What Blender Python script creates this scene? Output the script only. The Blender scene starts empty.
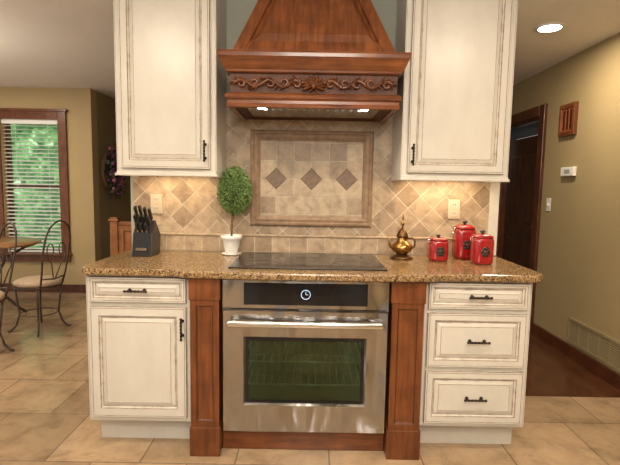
import bpy, bmesh, math, random
from mathutils import Vector, Matrix
random.seed(4)
SC=bpy.context.scene
SC.view_settings.view_transform='Standard'
COL=SC.collection
WP={}
# ------------------------------------------------------------ materials
def nmat(name):
    m=bpy.data.materials.new(name); m.use_nodes=True
    nt=m.node_tree; b=nt.nodes['Principled BSDF']; return m,nt,b
def simple(name,col,rough=.5,metal=0,noise=0,nscale=30,emit=None,estr=0,coat=0,bump=0,spec=.5):
    m,nt,b=nmat(name)
    b.inputs['Base Color'].default_value=(*col,1); b.inputs['Roughness'].default_value=rough; b.inputs['Metallic'].default_value=metal
    b.inputs['Coat Weight'].default_value=coat; b.inputs['Specular IOR Level'].default_value=spec
    if emit: b.inputs['Emission Color'].default_value=(*emit,1); b.inputs['Emission Strength'].default_value=estr
    if noise or bump:
        tc=nt.nodes.new('ShaderNodeTexCoord'); n=nt.nodes.new('ShaderNodeTexNoise'); n.inputs['Scale'].default_value=nscale; n.inputs['Detail'].default_value=5
        nt.links.new(tc.outputs['Object'],n.inputs['Vector'])
        if noise:
            r=nt.nodes.new('ShaderNodeValToRGB'); r.color_ramp.elements[0].position=.3; r.color_ramp.elements[1].position=.7
            r.color_ramp.elements[0].color=(*[c*(1-noise) for c in col],1); r.color_ramp.elements[1].color=(*[min(1,c*(1+noise)) for c in col],1)
            nt.links.new(n.outputs['Fac'],r.inputs['Fac']); nt.links.new(r.outputs['Color'],b.inputs['Base Color'])
        if bump:
            bp=nt.nodes.new('ShaderNodeBump'); bp.inputs['Strength'].default_value=bump; bp.inputs['Distance'].default_value=.01
            nt.links.new(n.outputs['Fac'],bp.inputs['Height']); nt.links.new(bp.outputs['Normal'],b.inputs['Normal'])
    return m
def ramp(nt,stops):
    r=nt.nodes.new('ShaderNodeValToRGB'); e=r.color_ramp.elements
    e[0].position=stops[0][0]; e[0].color=(*stops[0][1],1); e[1].position=stops[-1][0]; e[1].color=(*stops[-1][1],1)
    for p,c in stops[1:-1]:
        x=e.new(p); x.color=(*c,1)
    return r
def wood(name,dark,light,rough=.3,scale=(14,2,1.2),coat=.25):
    m,nt,b=nmat(name); mp=nt.nodes.new('ShaderNodeMapping'); mp.inputs['Scale'].default_value=scale
    geo=nt.nodes.new('ShaderNodeNewGeometry')
    n=nt.nodes.new('ShaderNodeTexNoise'); n.inputs['Scale'].default_value=3.2; n.inputs['Detail'].default_value=7; n.inputs['Distortion'].default_value=.5; n.inputs['Roughness'].default_value=.55
    r=ramp(nt,[(.28,dark),(.5,tuple((a+c)/2 for a,c in zip(dark,light))),(.72,light)])
    nt.links.new(geo.outputs['Position'],mp.inputs['Vector']); nt.links.new(mp.outputs['Vector'],n.inputs['Vector']); nt.links.new(n.outputs['Fac'],r.inputs['Fac'])
    n2=nt.nodes.new('ShaderNodeTexNoise'); n2.inputs['Scale'].default_value=9; n2.inputs['Detail'].default_value=4; nt.links.new(geo.outputs['Position'],n2.inputs['Vector'])
    r2=ramp(nt,[(.35,(.72,.70,.68)),(.65,(1.1,1.1,1.1))]); nt.links.new(n2.outputs['Fac'],r2.inputs['Fac'])
    mx=nt.nodes.new('ShaderNodeMix'); mx.data_type='RGBA'; mx.blend_type='MULTIPLY'; mx.inputs[0].default_value=1
    nt.links.new(r.outputs['Color'],mx.inputs[6]); nt.links.new(r2.outputs['Color'],mx.inputs[7])
    nt.links.new(mx.outputs[2],b.inputs['Base Color']); b.inputs['Roughness'].default_value=rough; b.inputs['Coat Weight'].default_value=coat; b.inputs['Coat Roughness'].default_value=.12
    b.inputs['Specular IOR Level'].default_value=.35
    return m
def tiles(name,w,h,rotx,rotz,c1,c2,grout,mortar=.003,offset=0,rough=.5,mott=.25,bumpd=.003,shift=(0,0,0),nsc=None,tint=None):
    m,nt,b=nmat(name); L=nt.links
    geo=nt.nodes.new('ShaderNodeNewGeometry'); mp=nt.nodes.new('ShaderNodeMapping'); mp.inputs['Rotation'].default_value=(math.radians(rotx),0,0); mp.inputs['Location'].default_value=shift
    mp2=nt.nodes.new('ShaderNodeMapping'); mp2.inputs['Rotation'].default_value=(0,0,math.radians(rotz))
    L.new(geo.outputs['Position'],mp.inputs['Vector']); L.new(mp.outputs['Vector'],mp2.inputs['Vector'])
    br=nt.nodes.new('ShaderNodeTexBrick'); br.offset=offset; br.squash=1
    br.inputs['Scale'].default_value=1; br.inputs['Brick Width'].default_value=w; br.inputs['Row Height'].default_value=h
    br.inputs['Mortar Size'].default_value=mortar; br.inputs['Mortar Smooth'].default_value=.25
    br.inputs['Color1'].default_value=(*c1,1); br.inputs['Color2'].default_value=(*c2,1); br.inputs['Mortar'].default_value=(*grout,1)
    L.new(mp2.outputs['Vector'],br.inputs['Vector'])
    n=nt.nodes.new('ShaderNodeTexNoise'); n.inputs['Scale'].default_value=nsc or 9/(w*8+.2); n.inputs['Detail'].default_value=9; n.inputs['Roughness'].default_value=.68; n.inputs['Distortion'].default_value=.4
    L.new(geo.outputs['Position'],n.inputs['Vector'])
    t=tint or (1,1,1)
    r=ramp(nt,[(.32,tuple((1-mott)*x for x in t)),(.5,(1,1,1)),(.68,(1+mott*.6,1+mott*.6,1+mott*.55))])
    mx=nt.nodes.new('ShaderNodeMix'); mx.data_type='RGBA'; mx.blend_type='MULTIPLY'; mx.inputs[0].default_value=1
    L.new(n.outputs['Fac'],r.inputs['Fac']); L.new(br.outputs['Color'],mx.inputs[6]); L.new(r.outputs['Color'],mx.inputs[7]); L.new(mx.outputs[2],b.inputs['Base Color'])
    inv=nt.nodes.new('ShaderNodeMath'); inv.operation='SUBTRACT'; inv.inputs[0].default_value=1; L.new(br.outputs['Fac'],inv.inputs[1])
    bp=nt.nodes.new('ShaderNodeBump'); bp.inputs['Distance'].default_value=bumpd; bp.inputs['Strength'].default_value=.7
    L.new(inv.outputs[0],bp.inputs['Height']); L.new(bp.outputs['Normal'],b.inputs['Normal']); b.inputs['Roughness'].default_value=rough
    return m
def granite():
    m,nt,b=nmat('granite'); L=nt.links; geo=nt.nodes.new('ShaderNodeNewGeometry')
    v=nt.nodes.new('ShaderNodeTexVoronoi'); v.inputs['Scale'].default_value=230
    L.new(geo.outputs['Position'],v.inputs['Vector'])
    sep=nt.nodes.new('ShaderNodeSeparateColor'); L.new(v.outputs['Color'],sep.inputs[0])
    n=nt.nodes.new('ShaderNodeTexNoise'); n.inputs['Scale'].default_value=48; n.inputs['Detail'].default_value=4; L.new(geo.outputs['Position'],n.inputs['Vector'])
    ma=nt.nodes.new('ShaderNodeMath'); ma.operation='MULTIPLY_ADD'; ma.inputs[1].default_value=.6; L.new(sep.outputs[0],ma.inputs[0])
    mb=nt.nodes.new('ShaderNodeMath'); mb.operation='MULTIPLY'; mb.inputs[1].default_value=.4; L.new(n.outputs['Fac'],mb.inputs[0]); L.new(mb.outputs[0],ma.inputs[2])
    r=ramp(nt,[(.22,(.015,.010,.007)),(.32,(.09,.048,.02)),(.45,(.25,.15,.062)),(.6,(.38,.245,.11)),(.70,(.12,.065,.03)),(.82,(.50,.37,.21))])
    L.new(ma.outputs[0],r.inputs['Fac']); L.new(r.outputs['Color'],b.inputs['Base Color']); b.inputs['Roughness'].default_value=.22
    return m
def noise_mat(name,stops,scale,nscale,rough):
    m,nt,b=nmat(name); L=nt.links; geo=nt.nodes.new('ShaderNodeNewGeometry')
    mp=nt.nodes.new('ShaderNodeMapping'); mp.inputs['Scale'].default_value=scale; L.new(geo.outputs['Position'],mp.inputs['Vector'])
    n=nt.nodes.new('ShaderNodeTexNoise'); n.inputs['Scale'].default_value=nscale; n.inputs['Detail'].default_value=6; n.inputs['Roughness'].default_value=.6; L.new(mp.outputs['Vector'],n.inputs['Vector'])
    r=ramp(nt,stops); L.new(n.outputs['Fac'],r.inputs['Fac']); L.new(r.outputs['Color'],b.inputs['Base Color']); b.inputs['Roughness'].default_value=rough
    return m
CREAM=noise_mat('antique_white_paint',[(.26,(.525,.488,.425)),(.7,(.585,.55,.488))],(5,5,2.5),2,.34)
DIST=noise_mat('glazed_white_paint',[(.34,(.38,.32,.255)),(.46,(.51,.465,.40)),(.6,(.565,.53,.465))],(1,1,1),22,.4)
GLAZE=noise_mat('brown_glaze',[(.35,(.145,.092,.055)),(.60,(.30,.23,.165))],(1,1,1),30,.5)
GRAN=granite()
CHERRY=wood('cherry_wood',(.095,.027,.0078),(.225,.072,.021))
CHERRY_H=wood('cherry_wood_horizontal',(.095,.027,.0078),(.225,.072,.021),scale=(1.2,14,14))
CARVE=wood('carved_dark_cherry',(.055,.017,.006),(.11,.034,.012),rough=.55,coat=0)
CARVE2=wood('carved_cherry_relief',(.075,.022,.007),(.20,.062,.019),rough=.32,coat=.25)
PIL=wood('cherry_pilaster',(.095,.028,.0085),(.205,.067,.021))
TRIMW=wood('reddish_trim_wood',(.09,.027,.009),(.19,.062,.020))
DTRIM=wood('dark_casing_wood',(.055,.017,.008),(.12,.038,.015))
DOORW=wood('dark_door_wood',(.025,.010,.006),(.055,.019,.011))
ORANGEW=wood('honey_oak',(.27,.095,.026),(.42,.17,.05))
TABW=wood('table_wood',(.20,.09,.04),(.34,.17,.075),scale=(2,14,14),rough=.3)
HALLF=wood('dark_hardwood',(.05,.018,.008),(.12,.046,.02),scale=(14,1,14),rough=.25)
# brushed steel: fine horizontal grain plus the slight waviness of real sheet metal
STEEL,_n,_b=nmat('brushed_stainless'); _b.inputs['Base Color'].default_value=(.44,.437,.435,1); _b.inputs['Metallic'].default_value=1; _b.inputs['Roughness'].default_value=.21
_b.inputs['Anisotropic'].default_value=.5
_cx=_n.nodes.new('ShaderNodeCombineXYZ'); _cx.inputs[0].default_value=1; _n.links.new(_cx.outputs[0],_b.inputs['Tangent'])
_g=_n.nodes.new('ShaderNodeNewGeometry')
def _nz(sc,scale):
    _m=_n.nodes.new('ShaderNodeMapping'); _m.inputs['Scale'].default_value=sc; _x=_n.nodes.new('ShaderNodeTexNoise'); _x.inputs['Scale'].default_value=scale
    _n.links.new(_g.outputs['Position'],_m.inputs['Vector']); _n.links.new(_m.outputs['Vector'],_x.inputs['Vector']); return _x
_x1=_nz((2,2,500),3); _x2=_nz((1.6,1,.6),2.3)
_bp=_n.nodes.new('ShaderNodeBump'); _bp.inputs['Strength'].default_value=.08; _bp.inputs['Distance'].default_value=.002
_bq=_n.nodes.new('ShaderNodeBump'); _bq.inputs['Strength'].default_value=1; _bq.inputs['Distance'].default_value=.14
_n.links.new(_x2.outputs['Fac'],_bq.inputs['Height']); _n.links.new(_bq.outputs['Normal'],_bp.inputs['Normal'])
_n.links.new(_x1.outputs['Fac'],_bp.inputs['Height']); _n.links.new(_bp.outputs['Normal'],_b.inputs['Normal'])
STEEL2=simple('polished_steel',(.72,.72,.71),.17,1)
RACKM=simple('rack_wire',(.62,.62,.60),.3,.6,noise=.05)
BLKGL=simple('black_glass',(.008,.008,.009),.08,0,spec=.4)
BLACK=simple('black_plastic',(.015,.014,.014),.35)
IRON=simple('dark_bronze_iron',(.035,.022,.016),.4,.7,noise=.3)
CHAIRM=simple('chair_iron',(.08,.056,.043),.4,.5,noise=.3)
SEATM=simple('tan_seat',(.40,.29,.19),.6,noise=.2,nscale=60)
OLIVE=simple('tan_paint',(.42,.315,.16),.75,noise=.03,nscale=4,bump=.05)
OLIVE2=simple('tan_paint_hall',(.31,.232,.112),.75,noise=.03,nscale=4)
OLIVED=simple('shaded_tan_paint',(.27,.205,.108),.8,noise=.04,nscale=4)  # darkened copy of the tan paint, shade put into its colour
GREYW=simple('grey_green_paint',(.32,.32,.26),.75,noise=.03,nscale=5)
WHITEW=simple('off_white_wall_edge',(.56,.52,.45),.6,noise=.03)
CEIL=simple('ceiling_paint',(.80,.755,.69),.85,noise=.02,nscale=60,bump=.1)
WHITE=simple('white_ceramic',(.72,.71,.68),.25,coat=.3,noise=.02)
PLASTW=simple('white_plastic',(.70,.67,.61),.4,noise=.02)
ALM=simple('ivory_plastic',(.50,.41,.30),.4,noise=.03)
ALM2=simple('ivory_plastic_socket',(.53,.45,.34),.4,noise=.03)
SOIL=simple('soil',(.05,.03,.02),.9,noise=.5,nscale=200)
STEM=simple('twig_bark',(.14,.08,.04),.8,noise=.4,nscale=100)
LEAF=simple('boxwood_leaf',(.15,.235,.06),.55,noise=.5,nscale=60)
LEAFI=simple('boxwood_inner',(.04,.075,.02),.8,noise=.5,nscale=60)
LEAFD=simple('dark_leaf',(.04,.08,.03),.6,noise=.5,nscale=30)
PURP=simple('purple_flower',(.17,.05,.16),.7,noise=.5,nscale=40)
PINK=simple('pink_flower',(.36,.12,.18),.7,noise=.4,nscale=40)
RED=simple('red_glaze',(.29,.009,.011),.18,noise=.18,nscale=30,coat=.5)
BRASS=simple('aged_brass',(.36,.20,.06),.28,1,noise=.55,nscale=90)
BRASSD=simple('dark_brass',(.12,.06,.02),.35,.8,noise=.4,nscale=60)
ACC=simple('accent_stone',(.14,.085,.05),.5,noise=.35,nscale=40)
FRAME=simple('stone_moulding',(.235,.15,.09),.5,noise=.25,nscale=25,bump=.15)
RAILM=simple('pencil_stone',(.32,.23,.145),.5,noise=.25,nscale=40)
GR=(.43,.35,.255)
SPL=tiles('diagonal_travertine',.108,.108,90,45,(.415,.31,.205),(.25,.175,.112),GR,mortar=.004,mott=.38,nsc=15,tint=(1,.96,.9))
SPLR=tiles('rectangular_travertine',.108,.100,90,0,(.39,.29,.19),(.24,.165,.105),GR,mortar=.004,mott=.38,shift=(0,.936+.100,0),nsc=15,tint=(1,.96,.9))
INSET=tiles('straight_travertine',.107,.107,90,0,(.41,.315,.21),(.255,.18,.115),(.40,.325,.235),mortar=.004,mott=.38,shift=(-.018+.107,1.388,0),nsc=15,tint=(1,.96,.9))
FLOOR=tiles('floor_tile',.46,.46,0,0,(.395,.275,.165),(.265,.180,.108),(.19,.132,.082),mortar=.004,offset=.5,rough=.14,mott=.30,bumpd=.0015,shift=(.1,.1,0),nsc=6.5,tint=(.98,.96,.94))
CAV=simple('glowing_oven_enamel',(.045,.055,.042),.45,noise=.2,nscale=15,emit=(.06,.085,.05),estr=.09)  # dark green with faint glow, paints a greenish reflection into the cavity
def glassy(name,tint,gcol,ior=1.5):
    m,nt,b=nmat(name)
    tr=nt.nodes.new('ShaderNodeBsdfTransparent'); tr.inputs[0].default_value=(*tint,1); gl=nt.nodes.new('ShaderNodeBsdfGlossy'); gl.inputs['Roughness'].default_value=.04; gl.inputs[0].default_value=(*gcol,1)
    fr=nt.nodes.new('ShaderNodeFresnel'); fr.inputs[0].default_value=ior; ms=nt.nodes.new('ShaderNodeMixShader')
    nt.links.new(fr.outputs[0],ms.inputs[0]); nt.links.new(tr.outputs[0],ms.inputs[1]); nt.links.new(gl.outputs[0],ms.inputs[2]); nt.links.new(ms.outputs[0],nt.nodes['Material Output'].inputs[0])
    return m
OGL=glassy('oven_glass',(.62,.68,.58),(.62,.85,.60),1.75); CGL=glassy('clear_glass',(.88,.95,.92),(.9,.9,.9))  # oven glass tinted green to paint in the greenish reflection
BULB=simple('lit_bulb',(1,1,1),.5,emit=(1,.93,.78),estr=14)
BLUE=simple('clock_glow',(.4,.55,.75),.5,emit=(.55,.75,1),estr=.8)
BLIND=simple('blind_slat',(.80,.81,.79),.5,noise=.02)
m,nt,b=nmat('self_lit_foliage'); HEDGE=m
geo=nt.nodes.new('ShaderNodeNewGeometry'); n=nt.nodes.new('ShaderNodeTexNoise'); n.inputs['Scale'].default_value=2.2; n.inputs['Detail'].default_value=9; n.inputs['Roughness'].default_value=.7
nt.links.new(geo.outputs['Position'],n.inputs['Vector']); r=ramp(nt,[(.36,(.01,.035,.012)),(.47,(.06,.20,.05)),(.57,(.28,.48,.2)),(.66,(.88,.97,.83))])
nt.links.new(n.outputs['Fac'],r.inputs['Fac']); nt.links.new(r.outputs['Color'],b.inputs['Base Color']); nt.links.new(r.outputs['Color'],b.inputs['Emission Color']); b.inputs['Emission Strength'].default_value=1.0; b.inputs['Roughness'].default_value=.8  # foliage glows by itself, daylight put into its emission

# ------------------------------------------------------------ helpers
def box(bm,x0,x1,y0,y1,z0,z1,mi=0):
    v=[bm.verts.new(p) for p in [(x0,y0,z0),(x1,y0,z0),(x1,y1,z0),(x0,y1,z0),(x0,y0,z1),(x1,y0,z1),(x1,y1,z1),(x0,y1,z1)]]
    for f in [(0,3,2,1),(4,5,6,7),(0,1,5,4),(1,2,6,5),(2,3,7,6),(3,0,4,7)]:
        fc=bm.faces.new([v[i] for i in f]); fc.material_index=mi
def lathe(bm,prof,c=(0,0,0),seg=32,mi=0,axis='Z',smooth=True):
    rings=[]
    def pt(r,h,a):
        if axis=='Z': p=(r*math.cos(a),r*math.sin(a),h)
        elif axis=='X': p=(h,r*math.cos(a),r*math.sin(a))
        else: p=(r*math.cos(a),h,r*math.sin(a))
        return (p[0]+c[0],p[1]+c[1],p[2]+c[2])
    for r,h in prof:
        if r<1e-6: rings.append([bm.verts.new(pt(0,h,0))])
        else: rings.append([bm.verts.new(pt(r,h,2*math.pi*i/seg)) for i in range(seg)])
    for a,b2 in zip(rings[:-1],rings[1:]):
        for i in range(seg):
            j=(i+1)%seg
            if len(a)==1 and len(b2)==1: continue
            if len(a)==1: f=bm.faces.new([a[0],b2[i],b2[j]])
            elif len(b2)==1: f=bm.faces.new([a[i],a[j],b2[0]])
            else: f=bm.faces.new([a[i],a[j],b2[j],b2[i]])
            f.material_index=mi; f.smooth=smooth
    for rg in (rings[0],rings[-1]):
        if len(rg)>1:
            f=bm.faces.new(rg); f.material_index=mi
def tube(bm,pts,rad,seg=8,mi=0,closed=False):
    pts=[Vector(p) for p in pts]; n=len(pts); rings=[]
    up=None
    for i,p in enumerate(pts):
        a=pts[i-1] if (i>0 or closed) else p; b2=pts[(i+1)%n] if (i<n-1 or closed) else p
        t=(b2-a).normalized()
        if up is None:
            up=Vector((0,0,1)) if abs(t.z)<.9 else Vector((1,0,0))
        s=t.cross(up).normalized(); up=s.cross(t).normalized()
        r=rad[i] if isinstance(rad,(list,tuple)) else rad
        rings.append([bm.verts.new(p+s*r*math.cos(2*math.pi*k/seg)+up*r*math.sin(2*math.pi*k/seg)) for k in range(seg)])
    m2=n if closed else n-1
    for i in range(m2):
        a=rings[i]; b2=rings[(i+1)%n]
        for k in range(seg):
            f=bm.faces.new([a[k],a[(k+1)%seg],b2[(k+1)%seg],b2[k]]); f.smooth=True; f.material_index=mi
    if not closed:
        for rg in (rings[0],rings[-1]):
            f=bm.faces.new(rg); f.material_index=mi
def ball(bm,c,r,sx=1,sy=1,sz=1,mi=0,seg=14,rot=None):
    M=Matrix.Translation(c)@(rot if rot else Matrix.Identity(4))@Matrix.Diagonal((sx*r,sy*r,sz*r,1))
    res=bmesh.ops.create_uvsphere(bm,u_segments=seg,v_segments=max(6,seg//2+1),radius=1,matrix=M)
    fs=set()
    for v in res['verts']:
        for f in v.link_faces: fs.add(f)
    for f in fs: f.smooth=True; f.material_index=mi
def rects(bm,x0,x1,z0,z1,rings,fill=True):
    """nested rectangles facing -Y. rings: (inset,y,mat of band leading to it)"""
    prev=None
    for rg in rings:
        ins,y,mi=rg[:3]
        cur=[bm.verts.new(p) for p in [(x0+ins,y,z0+ins),(x1-ins,y,z0+ins),(x1-ins,y,z1-ins),(x0+ins,y,z1-ins)]]
        if prev:
            for i in range(4):
                j=(i+1)%4; f=bm.faces.new([prev[i],prev[j],cur[j],cur[i]]); f.material_index=mi
        else: first=cur
        prev=cur
    if fill:
        f=bm.faces.new(prev); f.material_index=rings[-1][3] if len(rings[-1])>3 else rings[-1][2]
    return first,prev
def mk(name,bm,mats,parent=None,xf=None,bevel=0,recalc=True,props=None):
    if xf: bm.transform(xf)
    if recalc: bmesh.ops.recalc_face_normals(bm,faces=bm.faces)
    xs=[v.co.x for v in bm.verts]; ys=[v.co.y for v in bm.verts]; zs=[v.co.z for v in bm.verts]
    c=Vector(((min(xs)+max(xs))/2,(min(ys)+max(ys))/2,min(zs)))
    bmesh.ops.translate(bm,verts=bm.verts,vec=-c)
    me=bpy.data.meshes.new(name); bm.to_mesh(me); bm.free()
    for m in (mats if isinstance(mats,(list,tuple)) else [mats]): me.materials.append(m)
    o=bpy.data.objects.new(name,me); COL.objects.link(o); WP[o.name]=c
    if parent: o.parent=parent; o.location=c-WP[parent.name]
    else: o.location=c
    if bevel:
        md=o.modifiers.new('bevel','BEVEL'); md.width=bevel; md.segments=2; md.limit_method='ANGLE'
    if props:
        for k,v in props.items(): o[k]=v
    return o
def root(name,loc,label,cat,group=None):
    o=bpy.data.objects.new(name,None); o.empty_display_size=.05; COL.objects.link(o); o.location=loc; WP[o.name]=Vector(loc)
    o['label']=label; o['category']=cat
    if group: o['group']=group
    return o
def B(): return bmesh.new()
def bx(name,dims,mat,parent=None,bevel=0,props=None):
    b=B(); box(b,*dims); return mk(name,b,mat,parent,bevel=bevel,props=props)
def tag(o,label,cat,**k):
    o['label']=label; o['category']=cat
    for a,v in k.items(): o[a]=v
ST=lambda l:{'kind':'structure','label':l}

H=2.45
# ------------------------------------------------------------ room shell
bx('floor',(-6,1.14,-4.5,.7,-.1,0),FLOOR,props=ST('tan square ceramic floor tiles with thin grout'))
bx('floor',(-6,-1.09,.7,5.2,-.1,0),FLOOR,props=ST('tan ceramic floor tiles in the dining area'))
bx('floor',(1.14,2.3,-4.5,.7,-.1,0),FLOOR,props=ST('tan ceramic floor tiles beside the hallway'))
bx('floor',(-1.09,2.3,.7,5.2,-.1,0),HALLF,props=ST('dark hardwood hallway floor'))
bx('ceiling',(-6,2.3,-4.5,5.2,H,H+.1),CEIL,props=ST('matte beige white ceiling'))
bx('wall_back',(-1.085,1.16,.62,.74,0,H),GREYW,props=ST('grey green partition wall behind the cooking area'))
bx('trim_1',(1.105,1.162,.606,.62,.94,H),WHITEW,props=ST('off-white corner edge of the partition wall'))
DY=.10
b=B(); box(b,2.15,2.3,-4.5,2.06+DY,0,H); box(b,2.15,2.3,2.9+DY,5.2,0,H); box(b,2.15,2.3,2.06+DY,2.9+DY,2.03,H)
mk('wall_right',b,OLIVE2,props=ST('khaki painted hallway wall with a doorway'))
b=B(); WY=3.35
wx0,wx1,wz0,wz1=-3.68,-2.99,.48,2.08
box(b,-6,wx0,WY,WY+.15,0,H); box(b,wx1,-2.6,WY,WY+.15,0,H); box(b,wx0,wx1,WY,WY+.15,0,wz0); box(b,wx0,wx1,WY,WY+.15,wz1,H)
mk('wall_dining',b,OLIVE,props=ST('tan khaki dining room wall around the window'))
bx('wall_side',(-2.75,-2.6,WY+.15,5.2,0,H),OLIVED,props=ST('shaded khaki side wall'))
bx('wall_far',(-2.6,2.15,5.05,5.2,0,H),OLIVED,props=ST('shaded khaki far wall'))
# unseen opposite wall; openings added to streak reflections in the oven steel
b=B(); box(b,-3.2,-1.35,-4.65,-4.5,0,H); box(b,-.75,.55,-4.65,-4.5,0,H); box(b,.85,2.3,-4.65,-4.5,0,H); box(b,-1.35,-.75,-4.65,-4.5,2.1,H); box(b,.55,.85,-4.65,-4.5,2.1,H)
mk('wall_front',b,OLIVED,props=ST('unseen khaki wall opposite the cooking area, openings added for steel reflections'))
bx('baseboard_right',(2.132,2.15,-4.5,1.96+DY,0,.1),DTRIM,props=ST('dark wood baseboard'))
bx('baseboard_dining',(-6,-2.6,WY-.018,WY,0,.1),DTRIM,props=ST('dark wood baseboard'))
bx('baseboard_side',(-2.6,-2.582,WY,5.05,0,.1),DTRIM,props=ST('dark wood baseboard'))
# window
w=bpy.data.objects.new('window_1',None); COL.objects.link(w); w.location=((wx0+wx1)/2,WY,wz0); WP['window_1']=Vector(w.location); w['kind']='structure'; w['label']='double hung window with reddish wood casing and green garden outside'
b=B(); t=.1
box(b,wx0-t,wx0,WY-.03,WY,wz0-t,wz1+t); box(b,wx1,wx1+t,WY-.03,WY,wz0-t,wz1+t); box(b,wx0,wx1,WY-.03,WY,wz1,wz1+t); box(b,wx0,wx1,WY-.03,WY,wz0-t,wz0); box(b,wx0-t-.02,wx1+t+.02,WY-.07,WY,wz0-.02,wz0+.005)
box(b,wx0-t-.02,wx1+t+.02,WY-.045,WY,wz1+t-.01,wz1+t+.02)
mk('casing',b,TRIMW,w,bevel=.004)
b=B(); t=.045; zm=1.28
for x0,x1,z0,z1 in [(wx0,wx0+t,wz0,wz1),(wx1-t,wx1,wz0,wz1),(wx0,wx1,wz0,wz0+t),(wx0,wx1,wz1-t,wz1),(wx0,wx1,zm-.025,zm+.025)]: box(b,x0,x1,WY+.08,WY+.12,z0,z1)
mk('sash',b,TRIMW,w)
bx('pane',(wx0+t,wx1-t,WY+.095,WY+.1,wz0+t,wz1-t),CGL,w)
bl=root('window_blind',((wx0+wx1)/2,WY+.04,wz0+.02),'white horizontal slat blind with open slats in the window','window blind')
b=B(); z=wz0+.05
while z<wz1-.06:
    for dz in (0,.003):
        v=[b.verts.new(p) for p in [(wx0+.01,WY+.012,z-.004+dz),(wx1-.01,WY+.012,z-.004+dz),(wx1-.01,WY+.062,z+.010+dz),(wx0+.01,WY+.062,z+.010+dz)]]; b.faces.new(v)
    z+=.046
mk('slats',b,BLIND,bl,recalc=False)
bx('head_rail',(wx0+.005,wx1-.005,WY+.01,WY+.065,wz1-.05,wz1),BLIND,bl)
bx('bottom_rail',(wx0+.01,wx1-.01,WY+.015,WY+.055,wz0+.012,wz0+.03),BLIND,bl)
b=B()
for xx in (wx0+.15,wx1-.15): tube(b,[(xx,WY+.038,wz0+.02),(xx,WY+.038,wz1-.04)],.002,5)
mk('ladder_cord',b,BLIND,bl,props={'kind':'stuff'})
# garden
b=B(); bmesh.ops.create_grid(b,x_segments=90,y_segments=50,size=1,matrix=Matrix.Translation((-5.5,8.2,1.9))@Matrix.Rotation(math.radians(90),4,'X')@Matrix.Diagonal((5,2.5,1,1)))
for v in b.verts: v.co.y+=random.uniform(-.2,.2)+.3*math.sin(v.co.x*2)*math.cos(v.co.z*2.3); v.co.z=max(v.co.z,-.35)
o=mk('hedge',b,HEDGE,recalc=False); tag(o,'leafy green trees and shrubs outside the window','shrubs',kind='stuff')
bx('ground',(-11,-1,5.3,9,-.5,-.35),LEAFD,props={'kind':'structure','label':'grassy garden ground outside'})
# door in hall
d=bpy.data.objects.new('door_1',None); COL.objects.link(d); d.location=(2.2,2.48+DY,0); WP['door_1']=Vector(d.location); d['kind']='structure'; d['label']='dark brown wooden door with a dim glass transom and dark casing'
b=B()
for (x0,x1,y0,y1,z0,z1) in [(2.12,2.15,1.96,2.06,0,2.13),(2.12,2.15,2.9,3.0,0,2.13),(2.12,2.15,2.06,2.9,2.03,2.13),(2.15,2.27,2.06,2.075,0,2.03),(2.15,2.27,2.885,2.9,0,2.03),(2.15,2.27,2.075,2.885,2.015,2.03)]: box(b,x0,x1,y0+DY,y1+DY,z0,z1)
mk('casing',b,DTRIM,d,bevel=.004)
b=B(); XF=Matrix(((0,1,0,0),(1,0,0,0),(0,0,1,0),(0,0,0,1)))
box(b,2.08+DY,2.88+DY,2.205,2.24,.005,1.88)
for (a,c,z0,z1) in [(2.17,2.43,.2,.85),(2.53,2.79,.2,.85),(2.17,2.43,1.0,1.7),(2.53,2.79,1.0,1.7)]:
    rects(b,a+DY,c+DY,z0,z1,[(0,2.204,0),(.02,2.198,0),(.05,2.2,0)])
mk('door_leaf',b,DOORW,d,xf=XF)
bx('transom_pane',(2.21,2.22,2.08+DY,2.88+DY,1.885,2.013),simple('dim_blue_glass',(.07,.08,.10),.6,noise=.1,spec=.1),d)
b=B(); ball(b,(2.17,2.13+DY,1.0),.03); tube(b,[(2.205,2.13+DY,1.0),(2.17,2.13+DY,1.0)],.01); mk('door_knob',b,BRASS,d)
# right wall items
r=root('wall_plaque',(2.149,1.68,1.80),'small dark wood framed plaque with a red inset on the wall','wall decoration')
b=B(); box(b,2.118,2.1499,1.57,1.80,1.80,1.835); box(b,2.118,2.1499,1.57,1.80,2.025,2.06); box(b,2.118,2.1499,1.57,1.60,1.835,2.025); box(b,2.118,2.1499,1.77,1.80,1.835,2.025)
mk('frame',b,TRIMW,r,bevel=.003)
b=B(); box(b,2.13,2.1499,1.60,1.77,1.835,2.025,0)
for i in range(3): box(b,2.126,2.13,1.62+i*.05,1.645+i*.05,1.85,2.01,1)
mk('inset_panel',b,[simple('plaque_red',(.30,.07,.03),.5,noise=.3),BRASSD],r)
r=root('thermostat',(2.149,1.62,1.46),'white plastic wall thermostat with small screen','thermostat')
bx('housing',(2.12,2.1499,1.53,1.72,1.465,1.54),PLASTW,r,bevel=.006)
bx('screen',(2.117,2.12,1.58,1.66,1.49,1.52),simple('lcd_grey',(.25,.28,.24),.3,noise=.1),r)
def plate(name,c,axis,label,cat):
    r=root(name,c,label,cat); x,y,z=c
    if axis=='X':
        bx('cover_plate',(x-.006,x,y-.035,y+.035,z-.058,z+.058),PLASTW,r,bevel=.002); bx('toggle',(x-.016,x-.006,y-.006,y+.006,z-.012,z+.012),PLASTW,r)
    else:
        bx('cover_plate',(x-.036,x+.036,y-.006,y,z-.058,z+.058),ALM,r,bevel=.002)
        for s in (-1,1):
            b=B(); box(b,x-.016,x+.016,y-.008,y-.006,z+s*.027-.017,z+s*.027+.017,0)
            box(b,x-.008,x-.005,y-.0085,y-.008,z+s*.027-.004,z+s*.027+.008,1); box(b,x+.005,x+.008,y-.0085,y-.008,z+s*.027-.004,z+s*.027+.008,1)
            mk('socket',b,[ALM2,BLACK],r)
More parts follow.
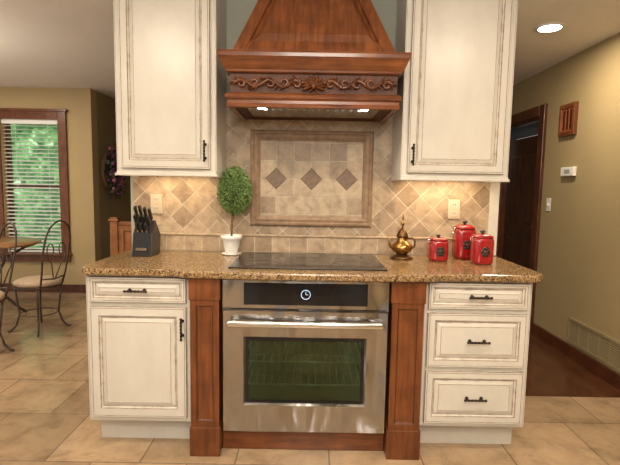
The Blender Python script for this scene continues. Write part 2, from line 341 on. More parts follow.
plate('light_switch',(2.1499,1.93,1.22),'X','white light switch plate beside the dark doorway','light switch')
r=root('air_vent',(2.149,1.14,.12),'painted return air vent grille low on the khaki wall','air vent')
VM=simple('vent_paint',(.27,.21,.11),.8,noise=.05,spec=.2)
b=B(); box(b,2.136,2.1499,.80,1.48,.125,.145); box(b,2.136,2.1499,.80,1.48,.305,.325); box(b,2.136,2.1499,.80,.82,.145,.305); box(b,2.136,2.1499,1.46,1.48,.145,.305)
for i in range(4): box(b,2.138,2.146,.945+i*.126,.951+i*.126,.145,.305)
mk('frame',b,VM,r)
bx('dark_backing',(2.1475,2.1497,.82,1.46,.145,.305),simple('louver_gap_shade',(.07,.055,.035),.8,noise=.1),r)  # dark sheet painting in the shade between the louvers
b=B()
for i in range(9): 
    z=.152+i*.017
    for dz in (0,.002):
        v=[b.verts.new(p) for p in [(2.140,.82,z+dz),(2.140,1.46,z+dz),(2.147,1.46,z+.007+dz),(2.147,.82,z+.007+dz)]]; b.faces.new(v)
mk('louvers',b,VM,r,recalc=False)
# ceiling can lights
def can(x,y,w=45):
    r=root('recessed_ceiling_light',(x,y,H-.01),'round recessed ceiling downlight with white trim, lit','ceiling light',group='recessed ceiling downlights')
    b=B(); lathe(b,[(.072,0),(.094,0),(.097,.006),(.094,.0095),(.072,.0095)],(x,y,H-.01)); 
    mk('trim_ring',b,PLASTW,r)
    b=B(); lathe(b,[(0,0),(.072,0),(.072,.004),(0,.004)],(x,y,H-.0115)); mk('lens',b,BULB,r)
    l=bpy.data.lights.new('downlight','AREA'); l.shape='DISK'; l.size=.14; l.energy=w; l.color=(1,.85,.66); lo=bpy.data.objects.new('downlight',l); COL.objects.link(lo); lo.location=(x,y,H-.02)
for x,y,w in [(1.62,1.05,24),(-1.1,-1.0,26),(1.1,-1.0,22),(0,-2.6,34),(-3.0,.2,30),(-3.4,2.1,28)]: can(x,y,w)  # first is in view; the rest are unseen, added to light the room

# ------------------------------------------------------------ cabinetry
CM=[CREAM,GLAZE,DIST]
def front(name,x0,x1,z0,z1,parent,yb=.02,yf=0,fw=.055,label=None):
    b=B(); y=yf
    R=[(0,yb,0),(0,y+.004,2),(.0025,y,1),(.008,y,0),(.0095,y+.0015,1),(.011,y,1),(fw-.012,y,0),(fw-.009,y,2),(fw-.006,y+.004,1),(fw,y+.009,2),(fw+.003,y+.010,1),(fw+.008,y+.008,2),(fw+.022,y+.003,0),(fw+.024,y+.002,1),(fw+.026,y+.003,2,0)]
    rects(b,x0,x1,z0,z1,R)
    return mk(name,b,CM,parent)
def pull(parent,x,y,z,vert=False,L=.10):
    b=B(); h=L/2
    prof=[]
    N=24
    for i in range(N+1):
        t=-h+L*i/N; u=abs(t)/h
        rr=.0045+.0022*math.cos(u*math.pi*3)**2*(1 if u<.7 else .3)
        if u>.93: rr=.004
        prof.append((rr,t))
    prof=[(0,-h-.004)]+prof+[(0,h+.004)]
    ax='Z' if vert else 'X'
    lathe(b,prof,(x,y-.027,z),12,0,ax)
    for s in (-1,1):
        d=Vector((0,0,s*h*.72)) if vert else Vector((s*h*.72,0,0))
        p=Vector((x,y,z))+d
        lathe(b,[(.009,0),(.009,-.003),(.004,-.006),(.004,-.027)],tuple(p),12,0,'Y')
        ball(b,tuple(Vector((x,y-.027,z))+d*1.42),.0068,seg=10)
    return mk('pull_handle',b,IRON,parent,props={'label':'dark bronze bar pull'})
def cab_body(name,x0,x1,y0,y1,z0,z1,parent):
    b=B(); box(b,x0,x1,y0,y1,z0,z1,0)
    for xx in (x0+.004,x1-.0055): box(b,xx,xx+.0015,y0-.0006,y0,z0,z1,1)
    return mk(name,b,CM,parent)
cb=root('base_cabinet',(-.82,.3,0),'antique white base cabinet with one drawer over one door','cabinet')
cab_body('cabinet_body',-1.08,-.567,.02,.607,.15,.896,cb)
bx('toe_kick',(-1.07,-.567,.12,.607,0,.15),CREAM,cb)
dr=front('drawer',-1.06,-.585,.762,.888,cb,fw=.03); pull(dr,-.822,0,.825)
do=front('door',-1.06,-.585,.175,.742,cb,fw=.055); pull(do,-.603,0,.64,True)
cb=root('base_cabinet',(.84,.3,0),'antique white base cabinet with a stack of three drawers','cabinet')
cab_body('cabinet_body',.582,1.11,.02,.607,.15,.896,cb)
bx('toe_kick',(.582,1.10,.12,.607,0,.15),CREAM,cb)
for z0,z1 in [(.757,.888),(.463,.737),(.172,.443)]:
    dr=front('drawer',.60,1.09,z0,z1,cb,fw=.03 if z1-z0<.2 else .045); pull(dr,.845,0,(z0+z1)/2)
def upper(x0,x1,hx,label):
    cu=root('wall_cabinet',((x0+x1)/2,.45,1.385),label,'cabinet')
    cab_body('cabinet_body',x0,x1,.31,.607,1.41,H-.001,cu)
    b=B(); box(b,x0,x1,.30,.33,1.385,1.41); box(b,x0,x0+.02,.33,.607,1.385,1.41); box(b,x1-.02,x1,.33,.607,1.385,1.41)
    box(b,x0-.006,x1+.006,.292,.30,1.385,1.398)
    mk('light_rail',b,CREAM,cu,bevel=.003)
    do=front('door',x0+.03,x1-.03,1.425,2.40,cu,yb=.31,yf=.29,fw=.052); pull(do,hx,.29,1.52,True)
upper(-1.035,-.497,-.553,'tall antique white wall cabinet beside the range hood and topiary')
upper(.500,1.080,.556,'tall antique white wall cabinet above the red canisters')
# pilasters
def pilaster(x0,x1):
    p=root('pilaster',((x0+x1)/2,.1,0),'cherry wood pilaster with recessed panel beside the oven','pilaster',group='pilasters flanking the oven')
    y=-.03
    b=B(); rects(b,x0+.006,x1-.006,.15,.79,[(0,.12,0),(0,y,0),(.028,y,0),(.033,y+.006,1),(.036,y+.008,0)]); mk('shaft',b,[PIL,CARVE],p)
    b=B(); box(b,x0,x1,y-.010,.12,0,.15); mk('plinth_block',b,PIL,p,bevel=.004)
    b=B(); rects(b,x0,x1,.79,.896,[(0,.12,0),(0,y-.006,0)]); mk('capital_block',b,[PIL,TRIMW],p,bevel=.002)
pilaster(-.563,-.412); pilaster(.412,.578)
o=bx('kick_board',(-.41,.41,.035,.06,0,.118),CHERRY_H,bevel=.003); tag(o,'cherry wood kick board below the oven','kick board')
# oven
ov=root('wall_oven',(0,.3,.12),'stainless steel built-in oven with black control display and bar handle','oven')
b=B()
box(b,-.408,-.33,.012,.58,.12,.74); box(b,.33,.408,.012,.58,.12,.74); box(b,-.33,.33,.012,.58,.12,.2); box(b,-.33,.33,.012,.58,.66,.74)
box(b,-.408,.408,.012,.58,.74,.893)
mk('oven_body',b,STEEL,ov)
b=B(); box(b,-.33,-.325,.03,.5,.2,.66); box(b,.325,.33,.03,.5,.2,.66); box(b,-.325,.325,.03,.5,.2,.205); box(b,-.325,.325,.03,.5,.655,.66); box(b,-.325,.325,.495,.5,.205,.655)
mk('oven_cavity',b,CAV,ov)
for z in (.34,.46):
    b=B(); tube(b,[(-.31,.05,z),(.31,.05,z),(.31,.46,z),(-.31,.46,z)],.005,6,closed=True)
    for i in range(16): xx=-.285+i*.038; tube(b,[(xx,.05,z),(xx,.46,z)],.0028,5)
    mk('oven_rack',b,RACKM,ov)
cp=B(); rects(cp,-.406,.406,.747,.892,[(0,.012,0),(0,-.012,0),(.004,-.016,0)]); cp=mk('control_panel',cp,STEEL,ov)
dp=bx('display',(-.30,.30,-.020,-.016,.768,.876),BLKGL,cp,bevel=.002)
b=B(); tube(b,[(.0+.022*math.cos(a),-.0215,.822+.022*math.sin(a)) for a in [i*math.pi/16 for i in range(32)]],.0015,6,closed=True)
box(b,-.0009,.0009,-.022,-.0205,.822,.837); 
box(b,-.0,.011,-.022,-.0205,.821,.8228)
mk('clock_face',b,BLUE,dp,props={'label':'round glowing analog clock'})
dl=B(); 
fr1,la=rects(dl,-.404,.404,.122,.742,[(0,.011,0),(0,-.016,0),(.005,-.022,0)],fill=False)
wx,wz0_,wz1_=.30,.262,.61
o4=la; hole=[dl.verts.new(p) for p in [(-wx,-.022,wz0_),(wx,-.022,wz0_),(wx,-.022,wz1_),(-wx,-.022,wz1_)]]
in4=[dl.verts.new(p) for p in [(-wx+.008,-.012,wz0_+.008),(wx-.008,-.012,wz0_+.008),(wx-.008,-.012,wz1_-.008),(-wx+.008,-.012,wz1_-.008)]]
in5=[dl.verts.new((v.co.x,.011,v.co.z)) for v in in4]
for a,c in ((o4,hole),(hole,in4),(in4,in5),(in5,fr1)):
    for i in range(4):
        j=(i+1)%4; dl.faces.new([a[i],a[j],c[j],c[i]])
dl=mk('oven_door',dl,STEEL,ov)
b=B(); W=.292
rects(b,-W,W,.270,.602,[(0,-.0105,0),(.016,-.0105,0)],fill=False)
mk('window_border',b,BLKGL,dl)
bx('window_glass',(-.292,.292,-.009,-.005,.270,.602),OGL,dl)
b=B(); lathe(b,[(0,-.372),(.012,-.372),(.0135,-.36),(.0135,.36),(.012,.372),(0,.372)],(0,0,0),20,0,'X')
for v in b.verts: v.co.y*=.75; v.co.z*=1.15
for v in b.verts: v.co.y+=-.065; v.co.z+=.685
for s in (-1,1): tube(b,[(s*.345,-.02,.685),(s*.345,-.065,.685)],.011,12)
mk('handle',b,STEEL2,dl)
# countertop
out=[(-1.105,.606),(-1.105,.03),(-1.065,-.028),(-.62,-.028)]
for i in range(13):
    t=i/12; out.append((-.60+1.215*t,-.055-.018*math.sin(math.pi*t)))
out+=[(.635,-.028),(1.12,-.028),(1.17,.04),(1.17,.606)]
b=B(); lo=[b.verts.new((x,y,.899)) for x,y in out]; hi=[b.verts.new((x,y,.935)) for x,y in out]
b.faces.new(lo[::-1]); b.faces.new(hi)
for i in range(len(out)): j=(i+1)%len(out); b.faces.new([lo[i],lo[j],hi[j],hi[i]])
o=mk('countertop',b,GRAN,bevel=.009); tag(o,'speckled brown and gold polished granite countertop','countertop')
ck=root('cooktop',(0,.3,.935),'black glass electric cooktop set on the granite','cooktop')
b=B(); box(b,-.385,.40,.03,.565,.9355,.942); mk('glass_surface',b,BLKGL,ck,bevel=.002)
RING=simple('burner_marking',(.08,.08,.08),.3,noise=.1)
for x,y,rr in [(-.24,.17,.085),(-.24,.42,.10),(.24,.17,.10),(.24,.42,.08),(0,.3,.07)]:
    b=B(); lathe(b,[(rr,0),(rr+.003,0),(rr+.003,.0006),(rr,.0006)],(x,y,.9421),40)
    for f in list(b.faces):
        if len(f.verts)>4: b.faces.remove(f)
    mk('burner_ring',b,RING,ck)
# backsplash
bs=root('backsplash',(0,.61,.936),'tumbled travertine tile backsplash with framed diamond inset','backsplash')
bx('diagonal_tile_field',(-1.065,1.104,.611,.6195,1.045,1.86),SPL,bs)
bx('border_course',(-1.065,1.104,.609,.6195,.936,1.03),SPLR,bs)
b=B(); lathe(b,[(.0075,-1.065),(.0085,-1.06),(.0085,1.10),(.0075,1.104)],(0,.611,1.0375),12,0,'X'); mk('pencil_rail',b,RAILM,bs)
b=B(); fx0,fx1,fz0,fz1=-.352,.388,1.10,1.676
rects(b,fx0,fx1,fz0,fz1,[(0,.611,0),(0,.600,0),(.008,.592,0),(.018,.590,0),(.026,.597,0),(.040,.594,0),(.052,.600,0),(.062,.6065,0)],fill=False)
mk('moulding_frame',b,FRAME,bs)
bx('inset_tile_panel',(fx0+.055,fx1-.055,.606,.611,fz0+.055,fz1-.055),INSET,bs)
for i in range(3):
    xc=.018+(i-1)*.214; zc=1.388; s=.066
    b=B(); a=[b.verts.new((xc+dx*s,.606,zc+dz*s)) for dx,dz in ((0,-1),(1,0),(0,1),(-1,0))]; c=[b.verts.new((xc+dx*s*.94,.602,zc+dz*s*.94)) for dx,dz in ((0,-1),(1,0),(0,1),(-1,0))]
    b.faces.new(c)
    for k in range(4): b.faces.new([a[k],a[(k+1)%4],c[(k+1)%4],c[k]])
    mk('accent_tile',b,ACC,bs,props={'label':'dark brown diamond accent tile'})
plate('power_outlet',(.89,.611,1.22),'Y','ivory double outlet on the tile above the canisters','power outlet')
plate('power_outlet',(-.925,.611,1.22),'Y','ivory double outlet on the tile above the knife block','power outlet')

# ------------------------------------------------------------ hood
hd=root('range_hood',(.005,.35,1.73),'carved cherry wood range hood with tapered chimney and two lit lamps','range hood')
cx=.020
def sweep3(prof,hw,yf):
    b=B(); rows=[]
    for off,z in prof:
        rows.append([b.verts.new(p) for p in [(cx-hw-off,.606,z),(cx-hw-off,yf-off,z),(cx+hw+off,yf-off,z),(cx+hw+off,.606,z)]])
    for a,c in zip(rows[:-1],rows[1:]):
        for i in range(3): b.faces.new([a[i],a[i+1],c[i+1],c[i]])
    return b,rows
b,rows=sweep3([(0,1.890),(.004,1.892),(.010,1.896),(.012,1.905),(.018,1.912),(.026,1.925),(.034,1.945),(.038,1.955),(.040,1.958),(.044,1.962),(.046,1.978),(.042,1.988),(-.01,1.99)],.42,.115)
b.faces.new(rows[-1]); b.faces.new(rows[0][::-1]); mk('crown_moulding',b,CHERRY_H,hd)
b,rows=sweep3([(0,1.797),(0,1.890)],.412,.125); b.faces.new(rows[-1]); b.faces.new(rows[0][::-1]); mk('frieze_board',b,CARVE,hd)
prof=[(-.025,1.728),(-.005,1.724),(.004,1.727),(.006,1.738),(.002,1.746),(.002,1.760),(.012,1.770),(.014,1.780),(.010,1.789),(.0,1.796),(-.02,1.797)]
b,rows=sweep3(prof,.42,.115)
for i in range(3): b.faces.new([rows[-1][i],rows[-1][i+1],rows[0][i+1],rows[0][i]])
mk('lower_ledge',b,CHERRY_H,hd)
b=B(); y0,y1,x0,x1=.14,.60,cx-.395,cx+.395
top=[b.verts.new(p) for p in [(x0,y0,1.735),(x1,y0,1.735),(x1,y1,1.735),(x0,y1,1.735)]]
inn=[b.verts.new(p) for p in [(x0+.05,y0+.035,1.745),(x1-.05,y0+.035,1.745),(x1-.05,y1-.06,1.745),(x0+.05,y1-.06,1.745)]]
for i in range(4): j=(i+1)%4; b.faces.new([top[i],top[j],inn[j],inn[i]])
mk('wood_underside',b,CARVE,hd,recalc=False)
b=B(); box(b,x0+.05,x1-.05,y0+.035,y1-.06,1.744,1.752)
for i in range(15): xx=x0+.095+i*.041; box(b,xx,xx+.018,y0+.14,y1-.10,1.740,1.744)
mk('steel_filter',b,STEEL2,hd)
for s in (-1,1):
    lx=cx+s*.265; ly=.215
    b=B(); lathe(b,[(0,0),(.018,0),(.022,.004),(.022,.010),(0,.010)],(lx,ly,1.736),20); mk('hood_lamp',b,BULB,hd,props={'label':'round glowing hood lamp'})
    l=bpy.data.lights.new('hood_bulb','SPOT'); l.energy=7; l.spot_size=2.2; l.spot_blend=.8; l.shadow_soft_size=.03; l.color=(1,.87,.67); lo=bpy.data.objects.new('hood_bulb',l); COL.objects.link(lo); lo.location=(lx,ly,1.73)
# chimney
zb,zt=1.99,H-.001; hb,ht=.40,.235; yb_,yt_=.13,.38
def cp_(s,t): return Vector((cx+s*(hb+(ht-hb)*t), yb_+(yt_-yb_)*t, zb+(zt-zb)*t))
b=B(); v=[b.verts.new(p) for p in [(cx-hb,.606,zb),cp_(-1,0),cp_(1,0),(cx+hb,.606,zb)]]; u=[b.verts.new(p) for p in [(cx-ht,.606,zt),cp_(-1,1),cp_(1,1),(cx+ht,.606,zt)]]
for i in range(4): j=(i+1)%4; b.faces.new([v[i],v[j],u[j],u[i]])
b.faces.new(v[::-1]); b.faces.new(u); mk('tapered_body',b,CHERRY,hd)
nrm=Vector((0,-(zt-zb),(yt_-yb_))).normalized()
def cin(s,t,k): 
    p=cp_(s,t); return Vector((cx+s*((hb+(ht-hb)*t)-k),p.y,p.z))
def slab(b,P,th):
    lo=[b.verts.new(x) for x in P]; hi=[b.verts.new(x+nrm*th) for x in P]; b.faces.new(hi)
    for i in range(4): j=(i+1)%4; b.faces.new([lo[i],lo[j],hi[j],hi[i]])
b=B()
for s in (-1,1): slab(b,[cin(s,0,0),cin(s,0,.062),cin(s,1,.062),cin(s,1,0)],.018)
slab(b,[cin(-1,0,.062),cin(1,0,.062),cin(1,.12,.062),cin(-1,.12,.062)],.018)
mk('front_frame',b,CHERRY,hd,bevel=.005)
b=B()
def quadpanel(b,k,t0,t1,off,k2,off2):
    A=[cin(-1,t0,k),cin(1,t0,k),cin(1,t1,k),cin(-1,t1,k)]; dt=(k2-k)/(zt-zb)
    C=[cin(-1,t0+dt,k2),cin(1,t0+dt,k2),cin(1,t1,k2),cin(-1,t1,k2)]
    a=[b.verts.new(p+nrm*off) for p in A]; c=[b.verts.new(p+nrm*off2) for p in C]
    for i in range(4): j=(i+1)%4; b.faces.new([a[i],a[j],c[j],c[i]])
    return c
c=quadpanel(b,.076,.15,.99,0,.106,.014); b.faces.new(c)
mk('raised_panel',b,CHERRY,hd)
# carving: continuous leafy vine with a raised centre
b=B(); zc=1.843; yf=.122
def spiral(cx0,cz0,r0,a0,turns,dirn,flip=1):
    pts=[];N=18
    for i in range(N+1):
        t=i/N; r=r0*(1-.70*t); a=a0+dirn*turns*2*math.pi*t
        pts.append((cx0+r*1.2*math.cos(a),yf-.010-.008*t,cz0+flip*r*math.sin(a)))
    tube(b,pts,[.0075*(1-.35*i/N) for i in range(N+1)],8)
random.seed(9)
def leaf(x,z,ang,L):
    R=Matrix.Rotation(-ang,4,'Y')
    ball(b,(x+L*.5*math.cos(ang),yf-.010,z+L*.5*math.sin(ang)),L*.65,sx=1,sy=.55,sz=.27,seg=8,rot=R)
    ball(b,(x+L*.5*math.cos(ang),yf-.021,z+L*.5*math.sin(ang)),L*.45,sx=1,sy=.3,sz=.08,seg=6,rot=R)
for s in (-1,1):
    pts=[(cx+s*(.045+.345*t),yf-.008,zc+.016*math.sin(t*math.pi*5)) for t in [i/70 for i in range(71)]]
    tube(b,pts,.008,7)
    for k in range(5):
        x=cx+s*(.083+.068*k+random.uniform(-.006,.006)); up=1 if k%2==0 else -1
        spiral(x,zc-up*.006,random.uniform(.015,.021),math.pi*.5,.8,s*1,up)
    for k in range(26):
        t=(k+.5)/26; x=cx+s*(.05+.335*t); z=zc+.016*math.sin(t*math.pi*5)
        for up in (-1,1):
            a=up*random.uniform(.35,1.25); ang=a if s>0 else math.pi-a
            leaf(x,z+up*.002,ang,random.uniform(.016,.030)*(1.05-.25*t))
    leaf(cx+s*.388,zc,0 if s>0 else math.pi,.024)
for q in range(11):
    ang=math.pi*(-.12+1.24*q/10); leaf(cx+.006*math.cos(ang),zc-.012,ang,.048)
for q in range(7):
    ang=math.pi*(.05+.9*q/6)
    R=Matrix.Rotation(-ang,4,'Y'); ball(b,(cx+.018*math.cos(ang),yf-.030,zc-.012+.02*math.sin(ang)),.016,sx=1,sy=.4,sz=.25,seg=8,rot=R)
ball(b,(cx,yf-.030,zc-.016),.014)
for s in (-1,1): leaf(cx,zc-.02,-math.pi/2+s*.8,.028)
mk('carved_scrollwork',b,CARVE2,hd,props={'label':'carved acanthus scroll frieze'})

# ------------------------------------------------------------ counter objects
CT=.9355
random.seed(5)
px,py=-.447,.49
t=root('potted_topiary',(px,py,CT),'round green boxwood topiary in a white pot on a saucer','potted plant')
b=B(); lathe(b,[(0,0),(.048,0),(.058,.008),(.056,.011),(.046,.006),(0,.006)],(px,py,CT)); mk('saucer',b,WHITE,t)
b=B(); lathe(b,[(0,.007),(.032,.007),(.036,.011),(.046,.05),(.055,.090),(.061,.094),(.063,.112),(.060,.115),(.055,.112),(.051,.096),(0,.096)],(px,py,CT)); mk('pot',b,WHITE,t)
b=B(); lathe(b,[(0,.0965),(.0505,.0965),(.04,.103),(0,.106)],(px,py,CT)); mk('soil',b,SOIL,t)
b=B(); tube(b,[(px,py,CT+.10),(px+.004,py,CT+.15),(px+.003,py,CT+.20),(px+.012,py,CT+.30)],.0055); tube(b,[(px+.006,py,CT+.10),(px-.003,py,CT+.16),(px+.012,py,CT+.22),(px+.012,py,CT+.28)],.004); mk('stem',b,STEM,t)
b=B(); fc=Vector((px+.020,py,CT+.376))
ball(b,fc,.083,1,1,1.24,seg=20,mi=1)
for i in range(6800):
    z=random.uniform(-1,1); a=random.uniform(0,2*math.pi); r=math.sqrt(1-z*z); n=Vector((r*math.cos(a),r*math.sin(a),z))
    k=random.uniform(.84,1.06); egg=1-.14*max(0,z)
    p=fc+Vector((n.x*.094*k*egg,n.y*.094*k*egg,n.z*.130*k))
    u=Vector((random.uniform(-1,1),random.uniform(-1,1),random.uniform(-1,1))).normalized(); w_=n.cross(u).normalized(); u=(w_.cross(n)*.5+n*.8).normalized()
    L=random.uniform(.008,.014); W2=.0032
    vs=[b.verts.new(p),b.verts.new(p+u*L*.5+w_*W2),b.verts.new(p+u*L),b.verts.new(p+u*L*.5-w_*W2)]; b.faces.new(vs)
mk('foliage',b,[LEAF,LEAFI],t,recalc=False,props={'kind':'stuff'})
# knife block (leans back)
kx,ky=-.925,.42
kb=root('knife_block',(kx,ky,CT),'black knife block on the granite beside the tile wall','knife block')
b=B(); side=[(-.075,0),(.075,0),(.095,.11),(.01,.20),(-.05,.13)]
a=[b.verts.new((kx-.055,ky+y,CT+z)) for y,z in side]; c=[b.verts.new((kx+.055,ky+y,CT+z)) for y,z in side]
b.faces.new(a); b.faces.new(c[::-1])
for i in range(5): j=(i+1)%5; b.faces.new([a[i],a[j],c[j],c[i]])
mk('block',b,BLACK,kb,bevel=.004)
b=B(); box(b,kx-.03,kx+.03,ky-.0795,ky-.0765,CT+.035,CT+.05); mk('maker_plate',b,STEEL2,kb)
dirn=Vector((0,-.62,.95)).normalized()
p0=Vector((kx,ky-.05,CT+.13)); p1=Vector((kx,ky+.01,CT+.20))
kn=[(-.038,.85,.105),(-.013,.85,.11),(.012,.85,.10),(.037,.85,.095),(-.036,.42,.085),(-.012,.42,.08),(.012,.42,.085),(.036,.42,.08),(-.025,.1,.06),(0,.1,.06),(.025,.1,.06)]
for dx,f,L in kn:
    p=p0.lerp(p1,f)+Vector((dx,0,0)); p=p+dirn*.002
    r=root('kitchen_knife',tuple(p),'black handled kitchen knife standing in the block','knife',group='knives in the knife block')
    q=dirn.to_track_quat('Z','Y').to_matrix().to_4x4()
    b=B(); box(b,-.0045,.0045,-.009,.009,0,.016); mk('bolster',b,STEEL2,r,xf=Matrix.Translation(p)@q)
    b=B(); box(b,-.007,.007,-.011,.011,.016,L); 
    mk('handle',b,BLACK,r,xf=Matrix.Translation(p)@q,bevel=.003)
# brass teapot
ex,ey=.55,.45
e=root('brass_teapot',(ex,ey,CT),'ornate aged brass teapot with domed lid and finial beside the cooktop','teapot')
b=B(); lathe(b,[(0,0),(.062,0),(.064,.008),(.05,.016),(.034,.022),(.030,.03),(0,.03)],(ex,ey,CT)); mk('foot',b,BRASSD,e)
b=B(); lathe(b,[(0,.03),(.03,.03),(.05,.04),(.062,.058),(.062,.072),(.048,.090),(.032,.102),(.025,.114),(.030,.124),(0,.124)],(ex,ey,CT)); mk('body',b,BRASS,e)
b=B(); lathe(b,[(0,.124),(.033,.124),(.034,.130),(.030,.146),(.020,.162),(.012,.172),(.008,.178),(.0,.178)],(ex,ey,CT)); 
l_=mk('lid',b,BRASSD,e)
b=B(); lathe(b,[(0,.178),(.006,.178),(.0045,.188),(.010,.197),(.011,.206),(.005,.215),(.004,.230),(.0065,.238),(.003,.252),(.0,.272)],(ex,ey,CT)); mk('finial',b,BRASS,l_)
b=B(); tube(b,[(ex-.052,ey,CT+.06),(ex-.068,ey,CT+.075),(ex-.074,ey,CT+.10),(ex-.078,ey,CT+.125)],[.011,.009,.006,.005]); mk('spout',b,BRASS,e)
b=B(); tube(b,[(ex+.052,ey,CT+.055),(ex+.072,ey,CT+.07),(ex+.076,ey,CT+.10),(ex+.06,ey,CT+.122),(ex+.027,ey,CT+.117)],.005); mk('handle',b,BRASSD,e)
# canisters
def canister(x,y,w,h,lab):
    r=root('canister',(x,y,CT),lab,'canister',group='red canister set'); R=w/2
    def sq(z,hw):
        pts=[]
        for i in range(32):
            a=2*math.pi*i/32; c_,s_=math.cos(a),math.sin(a); n=4.0
            k=(abs(c_)**n+abs(s_)**n)**(-1/n); pts.append((x+hw*k*c_,y+hw*k*s_,CT+z))
        return pts
    def loft(b,prof):
        rows=[[b.verts.new(p) for p in sq(z,hw)] for hw,z in prof]
        for a,c in zip(rows[:-1],rows[1:]):
            for i in range(32): j=(i+1)%32; f=b.faces.new([a[i],a[j],c[j],c[i]]); f.smooth=True
        b.faces.new(rows[0][::-1]); b.faces.new(rows[-1])
    b=B(); loft(b,[(R*.86,0),(R*.95,.006),(R,.02),(R,h*.68),(R*.93,h*.76),(R*.85,h*.78)]); bd=mk('body',b,RED,r)
    b=B(); loft(b,[(R*.9,h*.782),(R*.95,h*.79),(R*.93,h*.83),(R*.6,h*.88),(R*.3,h*.895)]); ld=mk('lid',b,RED,r)
    b=B(); lathe(b,[(0,h*.895),(.009,h*.895),(.007,h*.92),(.014,h*.95),(.013,h*.985),(0,h)],(x,y,CT),16); mk('knob',b,BLACK,ld)
    b=B(); 
    for k in range(6):
        a=k*math.pi/3; ball(b,(x+.015*math.cos(a),y-R-.001,CT+h*.38+.019*math.sin(a)),.011,sy=.2,seg=8,mi=0)
    ball(b,(x,y-R-.002,CT+h*.38),.010,sy=.3,seg=8,mi=1)
    mk('emblem',b,[BLACK,BRASSD],bd,props={'label':'dark raised floral emblem'})
    b=B(); tube(b,[(x-R-.001,y-.012,CT+h*.66),(x-R-.006,y-.012,CT+h*.72),(x-R-.001,y-.012,CT+h*.8),(x-R-.001,y+.012,CT+h*.8),(x-R-.006,y+.012,CT+h*.72),(x-R-.001,y+.012,CT+h*.66)],.0022,6,closed=True); mk('wire_clasp',b,STEEL2,bd)
canister(.745,.40,.105,.15,'short glossy red ceramic canister with black knob')
canister(.925,.50,.118,.225,'tall glossy red ceramic canister with black knob')
canister(.965,.32,.110,.185,'medium glossy red ceramic canister near the counter end')

# ------------------------------------------------------------ dining area
def build_chair(loc,rot,parts=None):
    c=root('dining_chair',loc,'wrought iron dining chair with arched scrolled back and tan seat','chair',group='wrought iron dining chairs')
    c.rotation_euler=(0,0,rot)
    if parts:
        for p in parts:
            q=p.copy(); COL.objects.link(q); q.parent=c
        return c
    WP[c.name]=Vector((0,0,0)); res=[]
    b=B(); lathe(b,[(0,.425),(.18,.425),(.195,.435),(.195,.455),(.175,.47),(0,.474)],(0,0,0),36); res.append(mk('seat',b,SEATM,c))
    b=B(); tube(b,[(.188*math.cos(a),.188*math.sin(a),.415) for a in [i*math.pi/16 for i in range(32)]],.008,closed=True); res.append(mk('seat_ring',b,CHAIRM,c))
    b=B(); tube(b,[(.15*math.cos(a),.15*math.sin(a),.16) for a in [i*math.pi/16 for i in range(32)]],.005,closed=True); res.append(mk('stretcher_ring',b,CHAIRM,c))
    for sx,sy in ((1,1),(-1,1),(1,-1),(-1,-1)):
        b=B(); tube(b,[(sx*.13,sy*.13,.412),(sx*.12,sy*.12,.30),(sx*.108,sy*.108,.16),(sx*.13,sy*.13,.06),(sx*.16,sy*.16,.011),(sx*.175,sy*.175,.011)],.009); res.append(mk('leg',b,CHAIRM,c))
    b=B()
    for s in (-1,1):
        tube(b,[(s*.115,-.155,.42),(s*.128,-.19,.55),(s*.138,-.22,.72),(s*.130,-.25,.86),(s*.100,-.268,.95),(s*.05,-.277,.995),(0,-.28,1.01)],.008)
        pts=[(s*.01,-.19,.49)]
        for i in range(26):
            tt=i/25; a=-math.pi/2+tt*2.2*math.pi; r=.050*(1-.7*tt); pts.append((s*(.056+r*math.cos(a)),-.225,.74+r*math.sin(a)*2.0))
        tube(b,pts,.005)
    tube(b,[(-.125,-.18,.50),(0,-.19,.485),(.125,-.18,.50)],.007)
    res.append(mk('backrest',b,CHAIRM,c))
    return c,res
ch,parts=build_chair((-2.44,1.90,0),math.radians(72))
build_chair((-2.56,1.28,0),math.radians(150),parts)
tx,ty=-3.2,2.25
tb=root('dining_table',(tx,ty,0),'round wooden top dining table on a scrolled iron base','table')
b=B(); lathe(b,[(0,.725),(.505,.725),(.52,.735),(.515,.747),(0,.747)],(tx,ty,0),48); mk('table_top',b,TABW,tb)
b=B(); tube(b,[(tx+.12*math.cos(a),ty+.12*math.sin(a),.38) for a in [i*math.pi/12 for i in range(24)]],.008,closed=True); mk('iron_ring',b,CHAIRM,tb)
for k in range(4):
    a=k*math.pi/2+.5; b=B(); tube(b,[(tx+r*math.cos(a),ty+r*math.sin(a),z) for r,z in [(.46,.715),(.36,.68),(.20,.58),(.12,.38),(.18,.2),(.30,.06),(.36,.013)]],.013); mk('leg',b,CHAIRM,tb)
# stair half wall / newel
rl=root('stair_railing',(-2.2,3.2,0),'honey oak newel post and panelled rail by the stairwell','railing')
b=B(); box(b,-2.33,-2.24,3.16,3.25,0,.90); box(b,-2.345,-2.225,3.145,3.265,.90,.93); box(b,-2.33,-2.24,3.16,3.25,.93,.945); mk('newel_post',b,ORANGEW,rl,bevel=.006)
bx('handrail',(-2.24,-1.85,3.17,3.24,.85,.90),ORANGEW,rl,bevel=.01)
b=B(); rects(b,-2.24,-1.85,.06,.85,[(0,3.23,0),(0,3.18,0),(.06,3.18,0),(.07,3.195,0)]); mk('side_panel',b,ORANGEW,rl)
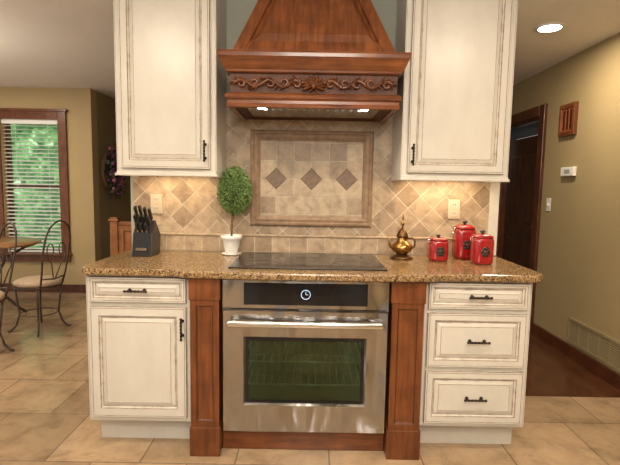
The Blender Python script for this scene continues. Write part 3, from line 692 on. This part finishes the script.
# wreath
wr=root('floral_wreath',(-2.595,3.72,1.5),'dried floral wreath with purple and pink blooms on the wall','wreath')
b=B(); wc=Vector((-2.545,3.72,1.50)); tube(b,[wc+Vector((-.02,.17*math.cos(a),.22*math.sin(a))) for a in [i*math.pi/16 for i in range(32)]],.035,8,closed=True); mk('twig_ring',b,STEM,wr)
b=B()
for i in range(420):
    a=random.uniform(0,2*math.pi); k=random.gauss(.95,.25); p=wc+Vector((random.uniform(.01,.09),.18*k*math.cos(a),.25*k*math.sin(a))); p.x=max(p.x,-2.57)
    u=Vector((random.uniform(0,1),random.uniform(-1,1),random.uniform(-1,1))).normalized(); w_=u.cross(Vector((1,.3,.2))).normalized(); L=random.uniform(.04,.08)
    vs=[b.verts.new(p),b.verts.new(p+u*L*.5+w_*L*.25),b.verts.new(p+u*L),b.verts.new(p+u*L*.5-w_*L*.25)]; b.faces.new(vs)
mk('leaves',b,LEAFD,wr,recalc=False,props={'kind':'stuff'})
b=B()
for i in range(90):
    a=random.uniform(0,2*math.pi); k=random.gauss(.9,.25); p=wc+Vector((random.uniform(.04,.12),.18*k*math.cos(a),.25*k*math.sin(a))); ball(b,p,random.uniform(.012,.028),mi=random.choice([0,0,1]),seg=8)
mk('blooms',b,[PURP,PINK],wr,props={'kind':'stuff'})

# ------------------------------------------------------------ lights / world
def area(loc,rot,sx,sy,e,col=(1,.88,.72)):
    l=bpy.data.lights.new('lamp','AREA'); l.shape='RECTANGLE'; l.size=sx; l.size_y=sy; l.energy=e; l.color=col
    o=bpy.data.objects.new('lamp',l); COL.objects.link(o); o.location=loc; o.rotation_euler=rot; return o
area((-.78,.50,1.40),(0,0,0),.4,.05,2.0,(1,.76,.48)); area((.79,.50,1.40),(0,0,0),.45,.05,3.0,(1,.76,.48))
area((.1,-2.9,2.0),(math.radians(72),0,0),.8,.5,38,(1,.94,.84))  # unseen fill light added behind the camera, no fixture there
area((0,-2.4,1.8),(math.radians(180),0,0),1.2,.8,80,(1,.93,.82))  # unseen uplight added behind the camera to brighten the ceiling
area((-3.2,1.0,1.7),(math.radians(180),0,0),.5,.5,16,(1,.91,.78))  # second added uplight, unseen, brightens the ceiling on the dining side
wd=bpy.data.worlds.new('world'); SC.world=wd; wd.use_nodes=True
wd.node_tree.nodes['Background'].inputs[0].default_value=(1,.955,.885,1); wd.node_tree.nodes['Background'].inputs[1].default_value=.92
# ------------------------------------------------------------ camera
cam=bpy.data.cameras.new('camera'); co=bpy.data.objects.new('camera',cam); COL.objects.link(co); SC.camera=co
cam.sensor_width=36; cam.lens=460/620*36; cam.clip_start=.05
co.matrix_world=Matrix.Translation((.015,-2.2,1.34))@Matrix.Rotation(math.radians(90-5.65),4,'X')@Matrix.Rotation(math.radians(1.0),4,'Z')
